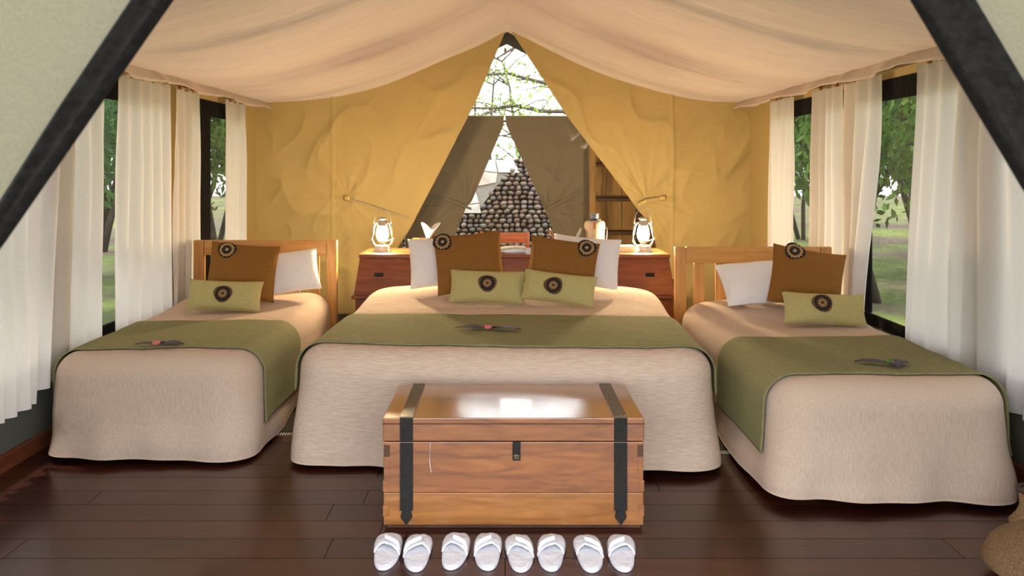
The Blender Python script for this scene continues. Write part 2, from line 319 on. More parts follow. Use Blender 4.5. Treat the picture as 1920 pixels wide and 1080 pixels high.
r, l = canvas_curtain('canvas_curtain', YB-.05, 1, [(0, 1.42), (.7, 1.50), (.95, 1.42), (1.04, 1.33), (1.97, .63), (2.82, .07)], WX, (1.40, 1.14),
    'khaki canvas end curtain gathered by a strap behind the lantern and flask', 'curtain', M['canvas'], top, .06)
strap(r, l, [at(1196, 384, 7.66), at(1212, 377, 7.62), at(1243, 372, 7.68)], .035, M['canvas']); MB().box(at(1243, 372, 7.66)-l, (.05, .02, .045)).build('buckle', M['brass'], r, bevel=.006)
# netted gable gap: pole, hook bulb and cord at the apex
g = thing('hanging_cord', (.03, 8.3, 2.05), 'thin dark cord with a small brass toggle hanging in the gable opening', 'cord')
MB().tube([(0, 0, .89), (-.01, 0, .45), (-.05, 0, .12), (-.06, 0, 0)], .004, 6).build('cord', M['strap'], g)
MB().lathe([(0, .62), (.012, .625), (.016, .64), (.01, .66), (0, .665)], 12, (.0, -.02, 0)).build('toggle', M['brass'], g, smooth=True)
# bathroom partition
flat = lambda x: 2.09
YP = 9.5
r, l = canvas_curtain('canvas_partition_curtain', YP, -1, [(0, -.66), (.6, -.59), (.98, -.44), (1.06, -.37), (1.97, .015), (2.1, .02)], -1.16, (-.42, 1.02), 'olive canvas partition curtain tied back on the flagstone side of the pebble wall', 'curtain', M['canvas_dk'], flat, .10, 'partition curtains tied open in front of the pebble wall')
strap(r, l, [at(800, 362, YP-.1), at(850, 378, YP-.12), at(884, 392, YP-.1)], .03, M['canvas_dk'])
r, l = canvas_curtain('canvas_partition_curtain', YP, 1, [(0, .74), (.6, .66), (.9, .53), (1.0, .49), (1.97, .045), (2.1, .03)], 1.10, (.55, .95), 'olive canvas partition curtain tied back beside the knotty shelf', 'curtain', M['canvas_dk'], flat, .10, 'partition curtains tied open in front of the pebble wall')
strap(r, l, [at(1026, 392, YP-.1), at(1055, 377, YP-.12), at(1085, 362, YP-.1)], .03, M['canvas_dk'])
for sx in (-1, 1):
    tag(MB().box((sx*2.4, 8.65, 1.05), (.02, 1.7, 2.1)).build('wall_bathroom_'+('left' if sx < 0 else 'right'), M['canvas_dk']), 'olive canvas wall of the bathroom bay', kind='structure')
tag(MB().box((-1.80, YP+.03, 1.05), (1.2, .02, 2.1)).build('wall_partition_left', M['canvas_dk']), 'olive canvas partition wall', kind='structure')
tag(MB().box((1.75, YP+.12, 1.05), (1.35, .02, 2.1)).build('wall_partition_right', M['canvas_dk']), 'olive canvas partition wall behind the shelf', kind='structure')
# knotty timber shelf right of the partition
sh = thing('timber_shelf', (1.0, 9.0, 0), 'open timber shelf with knotty plank back beside partition curtain', 'shelf')
for x_ in (.02, .56, 1.1): MB().box((x_, 0, 1.03), (.07, .09, 2.06)).build('post', M['dark_wood' if x_ > .1 else 'rough_wood'], sh, bevel=.004)
for z_ in (.35, .72, 1.10, 1.49, 1.9): MB().box((.57, .12, z_), (1.06, .32, .035)).build('shelf_board', M['dark_wood'], sh, bevel=.004)
for k in range(6): MB().box((.13+.18*k, .31, 1.03), (.172, .02, 2.06)).build('back_plank', M['rough_wood'], sh, bevel=.003)

# ------------------------------------------------------------------ pebble and flagstone garden wall
YW = 11.6
pw = tag(MB().box((0, YW+.14, .62), (6, .2, 1.9)).build('wall_rear', M['mortar']), 'garden wall faced with dark river pebbles and pale flagstones', kind='structure')
def sph(seg, rings, jit):
    mb = MB(); pr = [(math.sin(PI*k/rings), -math.cos(PI*k/rings)) for k in range(1, rings)]
    mb.lathe(pr, seg); n = seg; o = len(mb.v); mb.v += [(0, 0, -1), (0, 0, 1)]
    mb.f += [(o, (i+1) % n, i) for i in range(n)]+[(o+1, (rings-2)*n+i, (rings-2)*n+(i+1) % n) for i in range(n)]
    mb.v = [tuple(Vector(v)*(1+jit*nz(v[0]*1.3+jit*90, v[1]*1.3, v[2]*1.3))) for v in mb.v]; return mb
pvars = [sph(8, 4, .25+.05*k).mesh('pebble', M['pebble'], True) for k in range(6)]
def is_flag(x, z): return x < .2+(z-1.58)*.74 and z > .80 and x > -2.2
FP = [(-2.2, .80), (-.38, .80), (.20, 1.575), (-2.2, 1.575)]
rest = MB(); row = 0; z_ = -.2; cnt = 0
while z_ < 1.60:
    x_ = -2.9+.05*(row % 2)+rng.uniform(0, .05)
    while x_ < 2.9:
        wd = rng.uniform(.075, .125)
        if not is_flag(x_+wd/2+.01, z_):
            loc = Vector((x_+wd/2, YW+.03+rng.uniform(-.012, .012), z_+rng.uniform(-.012, .012))); sc = Vector((wd*.54, .055, rng.uniform(.034, .043))); ro = Euler((0, rng.uniform(-.35, .35), 0))
            if -.86 < loc.x < .98 and .22 < loc.z and cnt < 300:
                o = bpy.data.objects.new('pebble', rng.choice(pvars)); C.objects.link(o); o.parent = pw; o.location = loc; o.scale = sc; o.rotation_euler = ro; cnt += 1
            else:
                q = ro.to_matrix(); s_ = sph(6, 4, .3); rest.add([loc+q @ Vector((v[0]*sc.x, v[1]*sc.y, v[2]*sc.z)) for v in s_.v], s_.f)
        x_ += wd
    z_ += .068; row += 1
tag(rest.build('pebble_facing', M['pebble'], pw, smooth=True), kind='stuff')
# flagstones: jittered cells shrunk to leave joints
gp = {}
for i in range(-1, 11):
    for j in range(-1, 6): gp[i, j] = (-2.25+.27*i+.06*(j % 2)+rng.uniform(-.06, .06), .72+.235*j+rng.uniform(-.06, .06))
MB().prism([(x, YW+.04, z) for x, z in FP], (0, -.03, 0)).build('flagstone_bed', M['grout'], pw)
for i in range(-1, 10):
    for j in range(-1, 5):
        poly = [gp[i, j], gp[i+1, j], gp[i+1, j+1], gp[i, j+1]]; cx = sum(p[0] for p in poly)/4; cz = sum(p[1] for p in poly)/4
        if is_flag(cx+.07, cz) and cz > .78:
            pts = [(cx+(p[0]-cx)*.95, YW+.06, max(.80, min(1.575, cz+(p[1]-cz)*.94))) for p in poly]
            if max(q[2] for q in pts)-min(q[2] for q in pts) < .06: continue
            MB().prism([(a_, YW+.02, c_) for a_, b_, c_ in pts], (0, -.03, 0)).build('flagstone', M['flag' if rng.random() < .6 else 'flagp'], pw, bevel=.005)

# ------------------------------------------------------------------ front entrance flaps
def flap(side, pts_in, bw, label):
    Y = YF-.06; root = thing('entrance_flap', (side*2.2, Y, 0), label, 'tent flap'); l = Vector((side*2.2, Y, 0))
    def fn(u, v):
        z = 2.75*(1-v)+.02*v; xi = interp(pts_in, z); xo = side*WX; zt = prof(xo*u+xi*(1-u))-.03
        x = xi+(xo-xi)*u; z = min(z, zt)
        return (x-l.x, -.05*math.sin(u*5+z*1.2)*u-.03*(1-u)**2, z)
    MB().grid(fn, 40, 60).build('canvas_panel', M['flap'], root, smooth=True, solid=.006)
    def bn(u, v):
        z = 2.75*(1-v)+.02*v; xi = interp(pts_in, z); w_ = interp(bw, z)
        return (xi-side*.012+side*w_*u-l.x, -.045+.012*math.sin(u*PI), z)
    MB().grid(bn, 4, 60).build('edge_band', M['black_web'], root, smooth=True, solid=.02)
flap(-1, [(0, -1.75), (.6, -1.5), (1.309, -.885), (1.767, -.565), (2.62, .02)], [(0, .03), (1.31, .035), (1.55, .055), (1.77, .062), (2.6, .07)], 'grey green entrance flap with narrowing black edge on the skirting side')
flap(1, [(0, 1.8), (.6, 1.5), (1.40, .918), (1.767, .70), (2.7, .08)], [(0, .10), (2.7, .10)], 'grey green entrance flap with wide black edge beside burlap bag')

# ------------------------------------------------------------------ window curtains
CURT = [(-1, 6.70, 7.25, 6.74, 7.22), (-1, 5.66, 6.10, 5.62, 6.08), (-1, 4.84, 5.58, 4.80, 5.60), (-1, 4.10, 4.68, 3.98, 4.66), (-1, 3.30, 4.05, 3.40, 3.90), (-1, 2.3, 3.1, 2.3, 3.1),
        (1, 6.34, 6.93, 6.38, 6.98), (1, 5.42, 5.98, 5.44, 6.02), (1, 4.93, 5.40, 5.20, 5.42), (1, 3.98, 4.47, 4.04, 4.62), (1, 3.52, 3.96, 3.50, 4.02), (1, 2.4, 3.2, 2.4, 3.2)]
CL = {0: 'white curtain nearest the corner behind the pine bed by skirting', 1: 'narrow white curtain beside the bare mesh pane and pine headboard', 2: 'broad white curtain hanging between two mesh panes above sage cushion',
      3: 'white curtain falling behind the runner of the bed by the skirting', 4: 'white curtain with a visible hem over the bed corner', 5: 'white curtain hidden behind the narrow edged entrance flap',
      6: 'narrow white curtain at the far corner behind the slatted headboard', 7: 'white curtain hung beside the black window divider', 8: 'white curtain swept aside towards the slatted headboard',
      9: 'white curtain hanging past the wide clear mesh pane', 10: 'white curtain hanging over the foot of the bed with purple leaves', 11: 'white curtain hidden behind the wide edged entrance flap'}
for k, (sg, a0, a1, b0, b1) in enumerate(CURT):
    if k in (5, 11): continue
    X = sg*(WX-.08); zb = .30 if k == 4 else .34; n = max(3, round((a1-a0)/.15)); ph = k*1.7
    X_in = {4: -.03}.get(k, 0)
    def fn(u, v, X=X, n=n, ph=ph, a0=a0, a1=a1, b0=b0, b1=b1, zb=zb, k=k, sg=sg):
        e = sstep(0, 1, v); y = (a0+(a1-a0)*u)*(1-e)+(b0+(b1-b0)*u)*e
        am = (.013+.014*sstep(0, .35, v))*(1+.8*nz(u*n*.6, ph, v*.8)); x = X+am*math.sin(2*PI*n*u+ph+2.6*nz(u*n*.45, v*1.1, ph))+.012*nz(u*n*.5, v*1.3, ph)+.005*nz(u*n*2, v*3, ph)
        if k == 4: x += .05*sstep(.4, 1, v)
        return (x-X, y-a0, 2.035-(2.035-zb)*v+.008*math.sin(u*n*PI*2+ph)*(v < .02))
    root = thing('window_curtain', (X, a0, 0), CL[k], 'curtain', 'white curtains along the tent sides')
    MB().grid(fn, n*14, 40).build('cloth', M['curtain'], root, smooth=True)
    for q in range(max(2, n//2)):
        yq = (q+.5)/max(2, n//2)*(a1-a0); MB().lathe([(.004, -.02), (.014, -.016), (.017, 0), (.014, .016), (.004, .02)], 10, (0, yq, 2.05)).build('ring', M['ring'], root, smooth=True)
for sg, nm in ((-1, 'skirting'), (1, 'basket')):
    o = MB().tube([(sg*(WX-.08), 1.7, 2.062), (sg*(WX-.08), 7.5, 2.062)], .009, 8).build('curtain_rod', M['dark_wood'], smooth=True, loc=(sg*(WX-.08), 1.7, 2.062)); tag(o, 'thin dark curtain rod under the eave on the %s side' % nm, 'curtain rod')

# ------------------------------------------------------------------ beds
def rrect(hw, y0, y1, r, s):
    # point and outward normal on a rounded rectangle outline, s in 0..1
    L1 = 2*hw-2*r; L2 = y1-y0-2*r; arc = PI*r/2; P = 2*L1+2*L2+4*arc; d = (s % 1)*P
    segs = [('l', (-hw+r, y0), (1, 0), L1, (0, -1)), ('a', (hw-r, y0+r), -90, arc, 0), ('l', (hw, y0+r), (0, 1), L2, (1, 0)), ('a', (hw-r, y1-r), 0, arc, 0),
            ('l', (hw-r, y1), (-1, 0), L1, (0, 1)), ('a', (-hw+r, y1-r), 90, arc, 0), ('l', (-hw, y1-r), (0, -1), L2, (-1, 0)), ('a', (-hw+r, y0+r), 180, arc, 0)]
    for kind, p, q, ln, nrm in segs:
        if d <= ln:
            if kind == 'l': return (p[0]+q[0]*d, p[1]+q[1]*d), nrm
            a = R(q)+d/r; return (p[0]+r*math.cos(a), p[1]+r*math.sin(a)), (math.cos(a), math.sin(a))
        d -= ln
    return (-hw+r, y0), (0, -1)
class Bed:
    def __init__(s, loc, rz, hw, ln, H, hump, seed, hem, flare): s.loc = Vector(loc); s.rz = rz; s.hw = hw; s.ln = ln; s.H = H; s.hump = hump; s.seed = seed; s.hem = hem; s.flare = flare; s.RR = .125
    def topz(s, x, y):
        e = max(0, 1-(abs(x)/s.hw)**4)
        return s.H+s.hump*sstep(s.ln*.62, s.ln*.86, y)*(1-.75*(abs(x)/s.hw)**2.2)*(1-.6*sstep(.93, 1, y/s.ln))+.010*nz(x*2.2, y*2.2, s.seed)*e+.004*nz(x*7, y*7, s.seed)
    def side(s, p, n, d, extra=0):
        # d: arc distance past the top edge; p/n: outline point and normal
        x0, y0 = p[0]-n[0]*s.RR, p[1]-n[1]*s.RR; arc = s.RR*PI/2
        zt = s.topz(x0, y0)
        if d < arc: a = d/s.RR; out = (s.RR+extra)*math.sin(a); z = zt-s.RR+(s.RR+extra)*math.cos(a)
        else:
            dr = d-arc; tot = zt-s.RR-s.hem; t = min(1, dr/tot)
            wv = (.55*math.sin(p[0]*11+s.seed)*1+.45*math.sin(p[0]*23+s.seed*2))*abs(n[1])+(.6*math.sin(p[1]*9+s.seed)+.4*math.sin(p[1]*19))*abs(n[0])
            cr = 4*n[0]**2*n[1]**2
            fade = .35+.65*abs(n[1]); fl_ = (s.flare*(t**1.3)+(.016*wv*fade+.040*nz(p[0]*2.4, p[1]*2.4, z_seed(s, t)))*sstep(.1, 1, t)+.03*cr*t)*(0 if n[1] > .3 else 1)
            out = s.RR+extra+fl_; z = zt-s.RR-min(dr, tot)+.010*math.sin(p[0]*3+p[1]*3+s.seed)*t*t
        return (x0+n[0]*out, y0+n[1]*out, max(.006, z))
    def spread(s, mat, name, label):
        mb = MB(); NS = 220; arc = s.RR*PI/2; tot = s.H+s.hump-s.RR-s.hem
        def fn(u, v):
            p, n = rrect(s.hw, 0, s.ln, .20, u)
            if v < .45:
                k = v/.45; ip = (p[0]-n[0]*s.RR, p[1]-n[1]*s.RR); cxx = max(-s.hw*.3, min(s.hw*.3, ip[0]*.3)); cyy = s.ln/2+(ip[1]-s.ln/2)*.3
                c = (0*cxx, s.ln*.5+(ip[1]-s.ln*.5)*.0); x = c[0]+(ip[0]-c[0])*k; y = c[1]+(ip[1]-c[1])*k; return (x, y, s.topz(x, y))
            return s.side(p, n, (v-.45)/.55*(arc+tot))
        mb.grid(fn, NS, 80, True); o = mb.build(name, mat, smooth=True); o.location = s.loc; o.rotation_euler = (0, 0, s.rz); return o
    def runner(s, mat, y0, y1, hang, label):
        def fn(u, v):
            y = y0+(y1-y0)*v+.012*math.sin(u*7+s.seed); tw = s.hw-s.RR; tot = 2*tw+2*hang; d = u*tot-hang
            if 0 <= d <= 2*tw: x = -tw+d; return (x, y, s.topz(x, y)+.008)
            sg = -1 if d < 0 else 1; dd = -d if d < 0 else d-2*tw
            q = s.side((sg*s.hw, y), (sg, 0), dd, .008); return (q[0]+sg*.004, q[1], q[2])
        o = MB().grid(fn, 130, 34).build('bed_runner', mat, smooth=True, solid=.006); o.location = s.loc; o.rotation_euler = (0, 0, s.rz); tag(o, label, 'bed runner', 'olive runners across the beds'); return o
    def world(s, x, y, dz=0): return s.loc+Matrix.Rotation(s.rz, 3, 'Z') @ Vector((x, y, s.topz(x, y)+dz))
def z_seed(s, t): return s.seed+t*2
def bed_frame(b, name, label, cat, hb=None):
    root = thing(name, b.loc, label, cat, None, (0, 0, b.rz)); h = b.hw-.16
    MB().box((0, b.ln/2, (b.H-.06+.30)/2), (2*h, b.ln-.36, b.H-.06-.30)).build('mattress', M['white'], root, bevel=.04)
    MB().box((0, b.ln/2, .24), (2*h, b.ln-.36, .10)).build('bed_base', M['pine'], root)
    for sx in (-1, 1):
        for yy in (.24, b.ln-.24): MB().box((sx*(h-.05), yy, .095), (.06, .06, .19)).build('leg', M['pine_v'], root)
    return root
def headboard(root, b, w, hgt, nsl):
    y = b.ln+.055
    for sx in (-1, 1): MB().box((sx*(w/2-.0375), y, hgt/2), (.075, .05, hgt)).build('post', M['pine_v'], root, bevel=.005)
    MB().box((0, y, hgt-.055), (w-.152, .04, .11)).build('top_rail', M['pine'], root, bevel=.005)
    MB().box((0, y, .42), (w-.152, .04, .08)).build('lower_rail', M['pine'], root, bevel=.005)
    for k in range(nsl):
        xx = (k-(nsl-1)/2)*(w-.15)/(nsl+.25); MB().box((xx, y, (hgt-.112+.46)/2), (.07, .022, hgt-.112-.462)).build('slat', M['pine_v'], root, bevel=.003)
bl = Bed((-1.755, 3.90, 0), R(0), .525, 1.93, .53, .05, 3.1, .03, .015)
bd_ = Bed((.0, 3.80, 0), R(-2.4), 1.03, 1.95, .575, .075, 6.4, .03, .02)
br = Bed((1.70, 3.385, 0), R(0), .53, 1.95, .54, .06, 9.3, .035, .02)
for b, lab, nsl in ((bl, 'single bed with pine headboard beside red brown skirting', 6), (br, 'single bed with pine headboard beside wide clear window', 6)):
    rt = bed_frame(b, 'single_bed', lab, 'bed'); headboard(rt, b, 1.06, .925, nsl)
bed_frame(bd_, 'double_bed', 'wide double bed between the lanterns and the wooden chest', 'bed')
tag(bl.spread(M['spread_v'], 'bedspread', ''), 'ribbed beige bedspread on the single bed by the hemmed curtain', 'bedspread')
tag(br.spread(M['spread_v'], 'bedspread', ''), 'ribbed beige bedspread on the single bed by the basket', 'bedspread')
tag(bd_.spread(M['spread_h'], 'bedspread', ''), 'smooth beige bedspread draped over the double bed', 'bedspread')
bl.runner(M['runner'], .16, .88, .44, 'olive runner across the single bed by the hemmed curtain')
br.runner(M['runner'], .13, .90, .42, 'olive runner across the single bed by the basket')
bd_.runner(M['runner'], .13, .93, .30, 'wide olive runner across the double bed')
for x0, x1, y0, lab in ((-1.30, -.95, 4.36, 'dark kilim rug between the double bed and the bed by the hemmed curtain'), (1.0, 1.31, 4.08, 'dark kilim rug between the double bed and the bed by the basket')):
    rt = thing('kilim_rug', ((x0+x1)/2, y0, 0), lab, 'rug'); MB().box((0, .61, .006), (x1-x0, 1.22, .010)).build('woven_body', M['rug'], rt)
    mb = MB()
    for k in range(26): mb.box((-(x1-x0)/2+.007+k*(x1-x0)/26, -.018, .005), (.006, .036, .005))
    tag(mb.build('fringe', M['cream'], rt), kind='stuff')

# ------------------------------------------------------------------ cushions
def pil(a, b, t, u, v, sgn):
    x = a*u*(1-.05*(1-v*v)*abs(u)**3); y = b*v*(1-.06*(1-u*u)*abs(v)**3)
    k = (max(0, 1-abs(u)**2.6)*max(0, 1-abs(v)**2.6))**.55
    return (x, y, sgn*(t*k)+.006*nz(x*9, y*9, t*40))
def cushion(name, loc, w, h, t, yaw, lean, roll, mat, label, cat, group=None, med=None):
    a, b = w/2, h/2; n = 22; mb = MB()
    for sg in (1, -1): mb.grid(lambda u, v: pil(a, b, t/2, 2*u-1, 2*v-1, sg), n, n)
    # centre sits so that the lowest point touches loc.z
    rot = Euler((R(90-lean), 0, 0)).to_matrix(); rot = Matrix.Rotation(R(yaw), 3, 'Z') @ rot @ Matrix.Rotation(R(roll), 3, 'Z')
    low = min((rot @ Vector(v)).z for v in mb.v); foot = Vector((loc[0], loc[1], loc[2]-low))
    root = thing(name, foot, label, cat, group, rot.to_euler())
    mb.build('cover', mat, root, smooth=True)
    if med:
        cx, cy, rr, mm = med; m2 = MB(); z0 = pil(a, b, t/2, cx/a, cy/b, 1)[2]
        def fn(u, v):
            an = 2*PI*u; q = rr*v*(1+.06*math.sin(3*an+cx*50)); x = cx+q*math.cos(an)*1.02; y = cy+q*math.sin(an)*.95
            return (x-cx, y-cy, pil(a, b, t/2, x/a, y/b, 1)[2]+.004-z0)
        m2.grid(fn, 28, 8, True).build('medallion', M[mm], root, smooth=True, solid=.004).location = (cx, cy, z0)
    return root
def on(b, wx, wy, dz=.0):
    q = Matrix.Rotation(-b.rz, 3, 'Z') @ (Vector((wx, wy, 0))-b.loc); return b.topz(q.x, q.y)+dz
def place(b, px, Y): X = (px-CX)*Y/F; return (X, Y, on(b, X, Y, .004))
# double bed
cushion('pillow', place(bd_, 830, 5.42), .46, .345, .14, 4, 14, 4, M['white'], 'white pillow behind brown cushion on tissue box side of double bed', 'pillow', 'white pillows')
cushion('pillow', place(bd_, 1098, 5.37), .46, .345, .14, -6, 14, -5, M['white'], 'white pillow behind brown cushion on flask side of double bed', 'pillow', 'white pillows')
cushion('square_cushion', place(bd_, 880, 5.26), .455, .40, .12, 5, 14, 5, M['cush_brown'], 'rust brown cushion leaning on the pillow at the tissue box side', 'cushion', 'rust brown cushions with bead medallions', (-.165, .15, .060, 'med_a'))
cushion('square_cushion', place(bd_, 1054, 5.20), .455, .365, .12, -7, 14, -7, M['cush_brown'], 'rust brown cushion leaning on the pillow at the flask side', 'cushion', 'rust brown cushions with bead medallions', (.145, .14, .060, 'med_a'))
cushion('bolster_cushion', place(bd_, 914, 5.10), .49, .215, .11, 0, 22, -2, M['cush_green'], 'sage oblong cushion propped on brown cushion on tissue box side', 'cushion', 'sage oblong cushions', (.0, .01, .058, 'med_b'))
cushion('bolster_cushion', place(bd_, 1048, 5.02), .47, .20, .11, -9, 22, -6, M['cush_green'], 'tilted sage oblong cushion in front of brown cushion on flask side', 'cushion', 'sage oblong cushions', (-.03, .0, .058, 'med_b'))
# left bed
cushion('pillow', place(bl, 530, 5.52), .50, .32, .15, 10, 34, 8, M['white'], 'white pillow against the pine headboard of the bed by hemmed curtain', 'pillow', 'white pillows')
cushion('square_cushion', place(bl, 455, 5.32), .45, .385, .12, 12, 16, -6, M['cush_brown'], 'rust brown cushion on the bed by the hemmed curtain', 'cushion', 'rust brown cushions with bead medallions', (-.115, .135, .058, 'med_a'))
cushion('bolster_cushion', place(bl, 422, 5.10), .47, .20, .12, 6, 22, -3, M['cush_green'], 'sage oblong cushion on the bed by the hemmed curtain', 'cushion', 'sage oblong cushions', (.0, .0, .056, 'med_b'))
# right bed
cushion('pillow', place(br, 1425, 5.05), .50, .34, .15, -4, 48, 6, M['white'], 'white pillow slumped against the slatted headboard by the window', 'pillow', 'white pillows')
cushion('square_cushion', place(br, 1512, 4.84), .43, .365, .12, -10, 16, -9, M['cush_brown'], 'rust brown cushion on the bed by the basket', 'cushion', 'rust brown cushions with bead medallions', (-.09, .15, .058, 'med_a'))
cushion('bolster_cushion', place(br, 1545, 4.60), .47, .19, .12, -4, 24, -2, M['cush_green'], 'sage oblong cushion on the bed by the basket', 'cushion', 'sage oblong cushions', (-.025, .02, .056, 'med_b'))
# leaf sprigs laid on the runners
def sprig(b, px, py, leaves, flower, label):
    Y = F*(CH-b.H-.02)/(py-CY); X = (px-CX)*Y/F; root = thing('leaf_sprig', (X, Y, on(b, X, Y, .016)), label, 'leaves', 'purple leaf sprigs on the runners')
    for an, ln, wd in leaves:
        q = Matrix.Rotation(R(an), 3, 'Z')
        def fn(u, v): t = u*ln; return q @ Vector((t, (v-.5)*wd*math.sin(PI*min(1, u*1.02))**.8, .004+.009*math.sin(PI*u)+.006*abs(v-.5)))
        MB().grid(fn, 12, 4).build('leaf', M['purple'], root, smooth=True, solid=.002)
    for k in range(5):
        a = k*2*PI/5; MB().lathe([(0, 0), (.008, .004), (.010, .011), (.006, .018), (0, .02)], 8, (.012*math.cos(a), .012*math.sin(a), .004)).build('blossom', M['pink' if flower else 'leafg'], root, smooth=True)
sprig(bl, 293, 647, [(178, .11, .05), (40, .06, .04), (5, .14, .085)], 1, 'dark leaf sprig with pink blossom on the runner by hemmed curtain')
sprig(bd_, 915, 617, [(170, .18, .08), (-8, .18, .065), (35, .06, .05)], 1, 'dark purple leaf sprig with blossom on the double bed runner')
sprig(br, 1668, 680, [(166, .15, .06), (10, .10, .075), (-80, .08, .06)], 0, 'three leafed purple sprig on the runner by the basket')

# ------------------------------------------------------------------ desk behind the double bed
DY0, DY1, DH = 5.93, 6.42, .815
desk = thing('campaign_desk', (.09, DY0, 0), 'long red mahogany desk with sloping front behind the double bed', 'desk')
hw = 1.165
MB().prism([(-hw, .0, DH-.03), (hw, .0, DH-.03), (hw, .47, DH-.03), (-hw, .47, DH-.03)], (0, 0, .03)).build('desk_top', M['desk'], desk, bevel=.006)
mb = MB(); mb.add([(-hw+.005, .02, DH-.032), (hw-.005, .02, DH-.032), (hw+.025, -.06, .52), (-hw-.025, -.06, .52), (-hw+.005, .46, DH-.032), (hw-.005, .46, DH-.032), (hw+.025, .46, .52), (-hw-.025, .46, .52)],
                  [(0, 1, 2, 3), (4, 5, 6, 7), (0, 1, 5, 4), (3, 2, 6, 7), (0, 3, 7, 4), (1, 2, 6, 5)]); mb.build('sloped_front', M['desk'], desk)
MB().box((0, .19, .505), (2*hw+.08, .55, .026)).build('ledge', M['desk'], desk, bevel=.005)
MB().box((0, .20, .27), (2*hw+.03, .50, .44)).build('lower_cabinet', M['desk'], desk, bevel=.004)
for sx in (-1, 1):
    d = MB().box((sx*.87, -.058, .39), (.52, .02, .17)).build('drawer', M['desk'], desk, bevel=.004)
    for nm, z_, yy in (('flush_pull', .665, -.024),):
        MB().box((sx*(hw-.155)+(.0 if sx > 0 else .0), yy, z_), (.065, .014, .028)).build(nm, M['iron'], desk, bevel=.003)
    for q in (-1, 1): MB().box((sx*1.1, .2+q*.2, .025), (.06, .06, .05)).build('foot', M['desk'], desk)
o = MB().box((1.30, DY0+.05, .575), (.022, .05, .09)).build('power_socket', M['socket'], bevel=.004, loc=(1.30, DY0+.05, .53)); tag(o, 'white plastic power socket on the desk side', 'socket')
def lantern(px, Y, label):
    X = (px-CX)*Y/F; t = thing('hurricane_lantern', (X, Y, DH), label, 'lantern', 'lit lanterns on the desk', (0, 0, R(rng.uniform(-8, 8))))
    MB().lathe([(0, 0), (.068, .0), (.070, .006), (.062, .012), (.060, .042), (.052, .052), (.024, .058), (.022, .07), (0, .07)], 28).build('fuel_tank', M['steel'], t, smooth=True)
    MB().lathe([(.020, .071), (.034, .074), (.036, .082), (.022, .088), (.018, .09)], 24).build('burner', M['brass'], t, smooth=True)
    MB().lathe([(.030, .083), (.044, .105), (.049, .135), (.044, .170), (.034, .198)], 28).build('glass_globe', M['glass'], t, smooth=True)
    MB().lathe([(0, .088), (.018, .092), (.029, .11), (.031, .14), (.028, .17), (.016, .186), (0, .19)], 20).build('glowing_mantle', M['mantle'], t, smooth=True)
    MB().lathe([(.036, .199), (.038, .206), (.030, .212), (.030, .240), (.026, .246)], 24).build('chimney', M['steel'], t, smooth=True)
    MB().lathe([(.0, .268), (.020, .266), (.042, .256), (.043, .252), (.0, .250)], 24).build('chimney_cap', M['steel'], t, smooth=True)
    for sx in (-1, 1): MB().tube([(sx*.050, 0, .045), (sx*.068, 0, .062), (sx*.080, 0, .085), (sx*.076, 0, .13), (sx*.066, 0, .19), (sx*.058, 0, .214), (sx*.045, 0, .222), (sx*.030, 0, .224)], .0075, 10).build('side_tube', M['steel'], t, smooth=True)
    MB().tube([(.066*math.cos(a), .01, .215+.12*math.sin(a)) for a in [PI*k/14 for k in range(15)]], .002, 6).build('bail_handle', M['steel'], t, smooth=True)
    MB().tube([(.03, 0, .08), (.09, -.01, .10)], .003, 6).build('wick_key', M['steel'], t)
    return t
lantern(717, 6.12, 'lit galvanised hurricane lantern beside the tissue box')
lantern(1206, 6.12, 'lit galvanised hurricane lantern beside the cream card box')
def dsk(px, Y): return ((px-CX)*Y/F, Y, DH)
t = thing('tissue_box', dsk(803, 6.25), 'wooden tissue box with white tissue beside the lantern', 'tissue box')
MB().box((0, 0, .045), (.25, .13, .09)).build('box', M['pine'], t, bevel=.004); MB().box((.0, 0, .0915), (.14, .05, .003)).build('slot', M['dark_wood'], t)
def tis(u, v): a = 2*PI*u; rr = .012+.045*v*(1+.45*math.sin(2*a+1)); return (rr*math.cos(a)+.02*v, .5*rr*math.sin(a), .09+.10*v*(1+.28*math.sin(a*2+.6)))
MB().grid(tis, 24, 6, True).build('tissue', M['paper'], t, smooth=True, solid=.002)
t = thing('desk_chair', (.02, 6.98, 0), 'red brown wooden chair with slatted back behind the desk', 'chair')
for sx in (-1, 1):
    MB().box((sx*.20, .0, .45), (.035, .035, .90)).build('leg', M['desk'], t, bevel=.004); MB().box((sx*.20, -.40, .22), (.035, .035, .44)).build('leg', M['desk'], t, bevel=.004)
MB().box((0, -.20, .455), (.44, .44, .03)).build('seat', M['desk'], t, bevel=.006); MB().box((0, .0, .845), (.37, .022, .095)).build('top_rail', M['desk'], t, bevel=.005)
MB().box((0, .0, .70), (.37, .02, .05)).build('back_slat', M['desk'], t, bevel=.004)
t = thing('notebook', dsk(958, 6.10), 'white folded papers lying between brown cushions on the desk', 'papers')
for k in range(3):
    MB().grid(lambda u, v, k=k: (-.11+.22*u, -.07+.14*v, .006+.010*k+.022*math.sin(u*2.4)*(1-.2*k)), 10, 3).build('sheet', M['paper'], t, smooth=True, solid=.004).rotation_euler = (0, 0, R(5*k))
t = thing('water_flask', dsk(1115, 6.20), 'sand canvas covered flask with blue stopper', 'flask')
MB().lathe([(0, 0), (.070, 0), (.074, .01), (.078, .16), (.079, .165), (.082, .17), (.082, .205), (.076, .225), (.05, .235), (0, .236)], 28).build('cover', M['flask'], t, smooth=True)
MB().lathe([(.05, .236), (.05, .243), (.028, .25), (.0, .25)], 20).build('lid', M['strap'], t, smooth=True); MB().lathe([(.026, .25), (.028, .275), (.024, .285), (0, .286)], 18).build('stopper', M['blue'], t, smooth=True)
